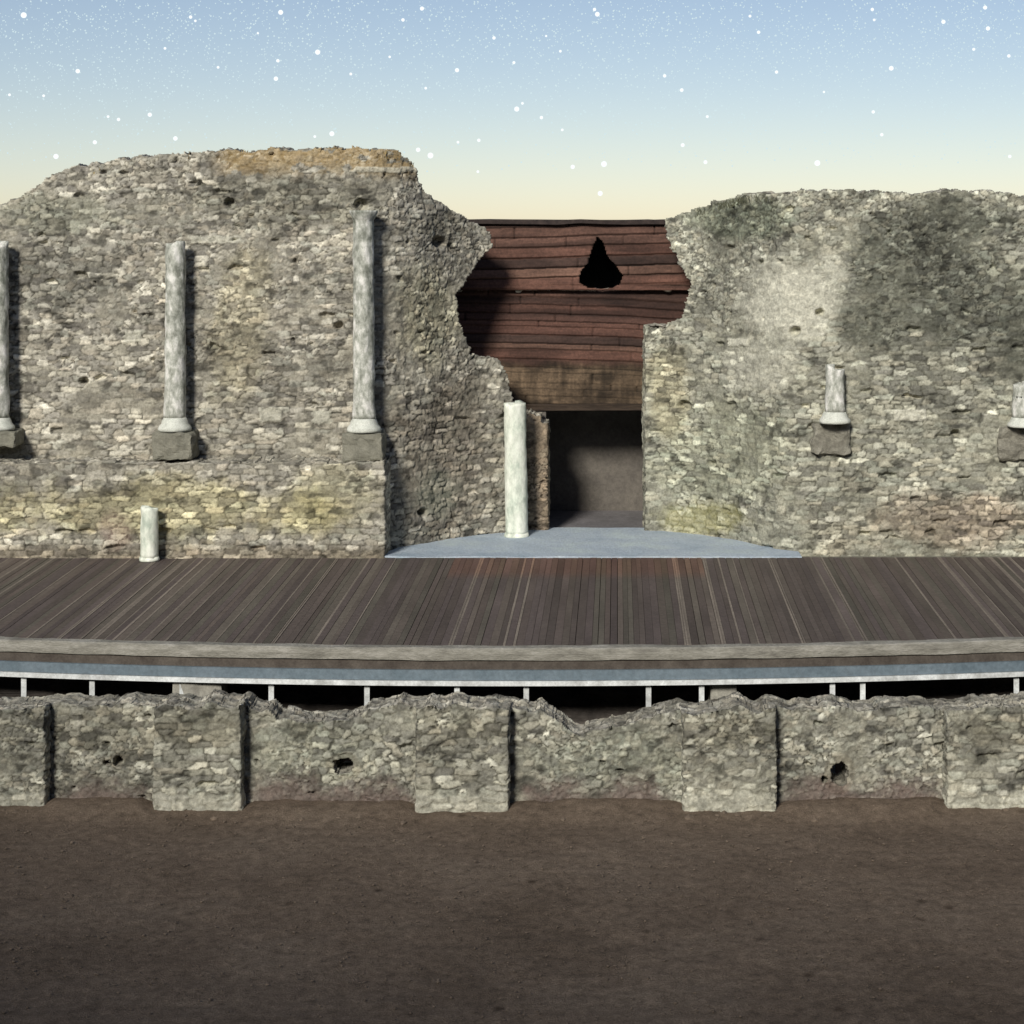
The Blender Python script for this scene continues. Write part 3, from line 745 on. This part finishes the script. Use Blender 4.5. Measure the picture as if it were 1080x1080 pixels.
# ------------------------------------------------------------------ growth on the wall tops
def tufts(name, mat, pts, n, hmin, hmax, label, seed, D, cat='grass'):
    rg = random.Random(seed); V = []; T = []
    P = np.array(pts, float)
    for k in range(n):
        px = rg.uniform(P[0, 0], P[-1, 0])
        if mnoise.noise(Vector((px*.05, seed, 0))) < -.15: continue
        py = np.interp(px, P[:, 0], P[:, 1])+rg.uniform(0, 7)
        d = D(px)+rg.uniform(-.02, .7); b = pt(px, py, d); b.z = Z_(py, D(px))-.03
        h = rg.uniform(hmin, hmax); a = rg.uniform(0, 6.28); l = h*rg.uniform(.2, .9); w = rg.uniform(.004, .009)
        t = Vector((math.cos(a)*l, math.sin(a)*l, h)); s = Vector((-math.sin(a), math.cos(a), 0))*w
        m = b+t*.5+Vector((0, 0, h*.15)); o = len(V)
        V += [b-s, b+s, m+s*.8, m-s*.8, b+t]
        T += [(o, o+1, o+2), (o, o+2, o+3), (o+3, o+2, o+4)]
    me = mesh_np(name, [tuple(v) for v in V], np.zeros((0, 4), int), None, T)
    tag(link(name, me, mat), label, cat, kind='stuff')
dl = lambda px: float(np.interp(px, [0, 404, 440, 470, 505], [D_W, D_W, D_W+.45, D_W+.95, D_W+1.35]))
tufts('dry_grass', M_GRASS, [(70, 179), (150, 166), (220, 160), (300, 157), (382, 157), (424, 161), (436, 172)], 2600, .02, .07, 'short golden dry grass along the crest of the left wall', 1, dl)
tufts('weeds', M_WEED, [(735, 219), (785, 206), (850, 203), (905, 202), (960, 206), (1010, 201), (1080, 207), (1150, 212)], 2200, .02, .07, 'low grey-green weeds along the crest of the right wall', 2, lambda px: D_W+.1, 'weeds')

# ------------------------------------------------------------------ stars
SUN_EL, SUN_AZ = math.radians(29), math.radians(17)
def emit(name, c, s):
    m = bpy.data.materials.new(name); m.use_nodes = True; nt = m.node_tree; nt.nodes.clear()
    o = nt.nodes.new('ShaderNodeOutputMaterial'); e = nt.nodes.new('ShaderNodeEmission')
    e.inputs[0].default_value = (*c, 1); e.inputs[1].default_value = s; nt.links.new(e.outputs[0], o.inputs[0]); return m
M_STAR = emit('star_light', (.93, .98, 1), 1.1); M_FAINT = emit('faint_star_light', (.70, .86, .90), .95)
SD = 2600.0
bmS = bmesh.new(); bmesh.ops.create_icosphere(bmS, subdivisions=2, radius=1)
star_me = bpy.data.meshes.new('star'); bmS.to_mesh(star_me); bmS.free(); star_me.materials.append(M_STAR)
STARS = [(25, 16, 3.4), (296, 13, 2.9), (201, 18, 2), (206, 22, 1.5), (445, 9, 2.4), (425, 21, 2), (521, 40, 2), (335, 55, 3), (293, 64, 2), (291, 83, 2.6), (482, 74, 2.5), (82, 75, 2.6),
         (230, 71, 1.6), (370, 78, 1.7), (411, 60, 1.5), (158, 121, 2.5), (125, 126, 2), (114, 123, 1.6), (100, 150, 2.4), (59, 165, 3), (185, 146, 2.6), (350, 141, 2.9), (332, 144, 1.6),
         (441, 158, 2.6), (454, 164, 3.4), (505, 148, 2), (483, 150, 1.6), (504, 181, 1.6), (449, 93, 1.6), (10, 100, 1.6), (46, 101, 1.6), (272, 35, 1.3), (174, 51, 1.6),
         (630, 15, 2.8), (627, 10, 2), (920, 10, 2), (922, 21, 1.6), (545, 115, 3), (551, 109, 1.6), (542, 66, 1.8), (701, 80, 2), (719, 95, 2.2), (591, 54, 1.6), (800, 34, 2),
         (1039, 8, 2.4), (995, 23, 2.5), (1042, 30, 2.5), (1064, 59, 2), (940, 72, 2.8), (571, 124, 2), (593, 137, 1.6), (604, 176, 2.5), (637, 173, 3.4), (633, 204, 2.9), (720, 153, 2.3),
         (744, 171, 2.3), (862, 172, 3.4), (930, 142, 2), (921, 118, 2), (1065, 165, 2), (819, 76, 2), (746, 123, 1.7), (1027, 52, 1.8), (576, 38, 1.3), (791, 17, 1.7), (869, 97, 1.4)]
named = {(25, 16): 'brightest white star high in the left corner of the sky', (637, 173): 'bright white star low above the timber building', (862, 172): 'bright white star low above the crest of the right wall',
         (454, 164): 'larger of two close stars beside the right end of the left wall crest', (633, 204): 'white star lowest in the sky just over the boarded roof'}
for px, py, r in STARS:
    o = bpy.data.objects.new('star', star_me); COL.objects.link(o); o.location = pt(px, py, SD); s = r*.92*SD/F; o.scale = (s, s, s)
    tag(o, named.get((px, py), 'small white star in the pale blue sky above the ruined walls'), 'star', 'white stars in the sky')
def faint():
    rg = random.Random(3); V = []; T = []
    for k in range(7000):
        px = rg.uniform(-120, 1200); py = rg.triangular(-40, 190, 20)
        r = rg.choice((.45, .55, .6, .7, .8, 1.1))*SD/F; c = pt(px, py, SD+60); o = len(V)
        for d in ((1, 0, 0), (0, 0, 1), (-1, 0, 0), (0, 0, -1), (0, -1, 0), (0, 1, 0)): V.append((c.x+d[0]*r, c.y+d[1]*r, c.z+d[2]*r))
        T += [(o, o+1, o+4), (o+1, o+2, o+4), (o+2, o+3, o+4), (o+3, o, o+4), (o+1, o, o+5), (o+2, o+1, o+5), (o+3, o+2, o+5), (o, o+3, o+5)]
    tag(link('faint_stars', mesh_np('faint_stars', V, np.zeros((0, 4), int), None, T), M_FAINT), 'dust of countless faint stars over the blue sky', 'stars', kind='stuff')
faint()

# ------------------------------------------------------------------ added shade bank
# Unseen stepped tiers, added with a high rear wall to shade the near ground.
def added_seating(R0=7.6, R1=28.0, step=.7, rise=.28, top=13.9):
    prof = [(R0, -.1)]; r, zz = R0, 0.
    while r < R1:
        zz += rise; prof += [(r, zz), (r+step, zz)]; r += step
    prof += [(r, top), (r+1.2, top), (r+1.2, -.1)]
    V = []; Q = []; n = 72; m = len(prof)
    for i in range(n+1):
        a = math.pi+math.pi*i/n
        for r, zz in prof: V.append((-.8+math.cos(a)*r, 18.4+math.sin(a)*r, zz))
    for i in range(n):
        for j in range(m-1): Q.append((i*m+j, (i+1)*m+j, (i+1)*m+j+1, i*m+j+1))
    o = link('added_shade_bank', mesh_np('added_shade_bank', V, Q), M_PED2); tag(o, kind='structure')
added_seating()

# ------------------------------------------------------------------ light
w = bpy.data.worlds.new('World'); S.world = w; w.use_nodes = True
nt = w.node_tree; bg = nt.nodes['Background']
sky = nt.nodes.new('ShaderNodeTexSky'); sky.sky_type = 'NISHITA'; sky.sun_disc = False
sky.sun_elevation = SUN_EL; sky.sun_rotation = math.pi+SUN_AZ
sky.air_density = .85; sky.dust_density = .35; sky.ozone_density = .15; sky.altitude = 300
nt.links.new(mul(nt, sky.outputs[0], N(nt, 'ShaderNodeRGB').outputs[0]), bg.inputs[0])
nt.nodes['RGB'].outputs[0].default_value = (1.0, .948, .975, 1); bg.inputs[1].default_value = .088
L = bpy.data.lights.new('sun', 'SUN'); L.energy = 4.2; L.angle = math.radians(11); L.color = (1, .95, .86)
lo = bpy.data.objects.new('sun', L); COL.objects.link(lo)
sd = Vector((-math.sin(SUN_AZ)*math.cos(SUN_EL), -math.cos(SUN_AZ)*math.cos(SUN_EL), math.sin(SUN_EL)))
lo.rotation_euler = (-sd).to_track_quat('-Z', 'Y').to_euler(); lo.location = (-20, -20, 30)

cam = bpy.data.cameras.new('camera'); co = bpy.data.objects.new('camera', cam); COL.objects.link(co)
co.location = (0, 0, H); co.rotation_euler = (math.pi/2, 0, 0)
cam.sensor_width = 36; cam.sensor_height = 36; cam.lens = F/1080*36
cam.shift_x = -(CX-540)/1080; cam.shift_y = -(540-CY)/1080
cam.clip_start = .5; cam.clip_end = 9000
S.camera = co
S.render.resolution_x = S.render.resolution_y = 1024
S.view_settings.view_transform = 'Standard'; S.view_settings.look = 'None'; S.view_settings.exposure = 0; S.view_settings.gamma = 1
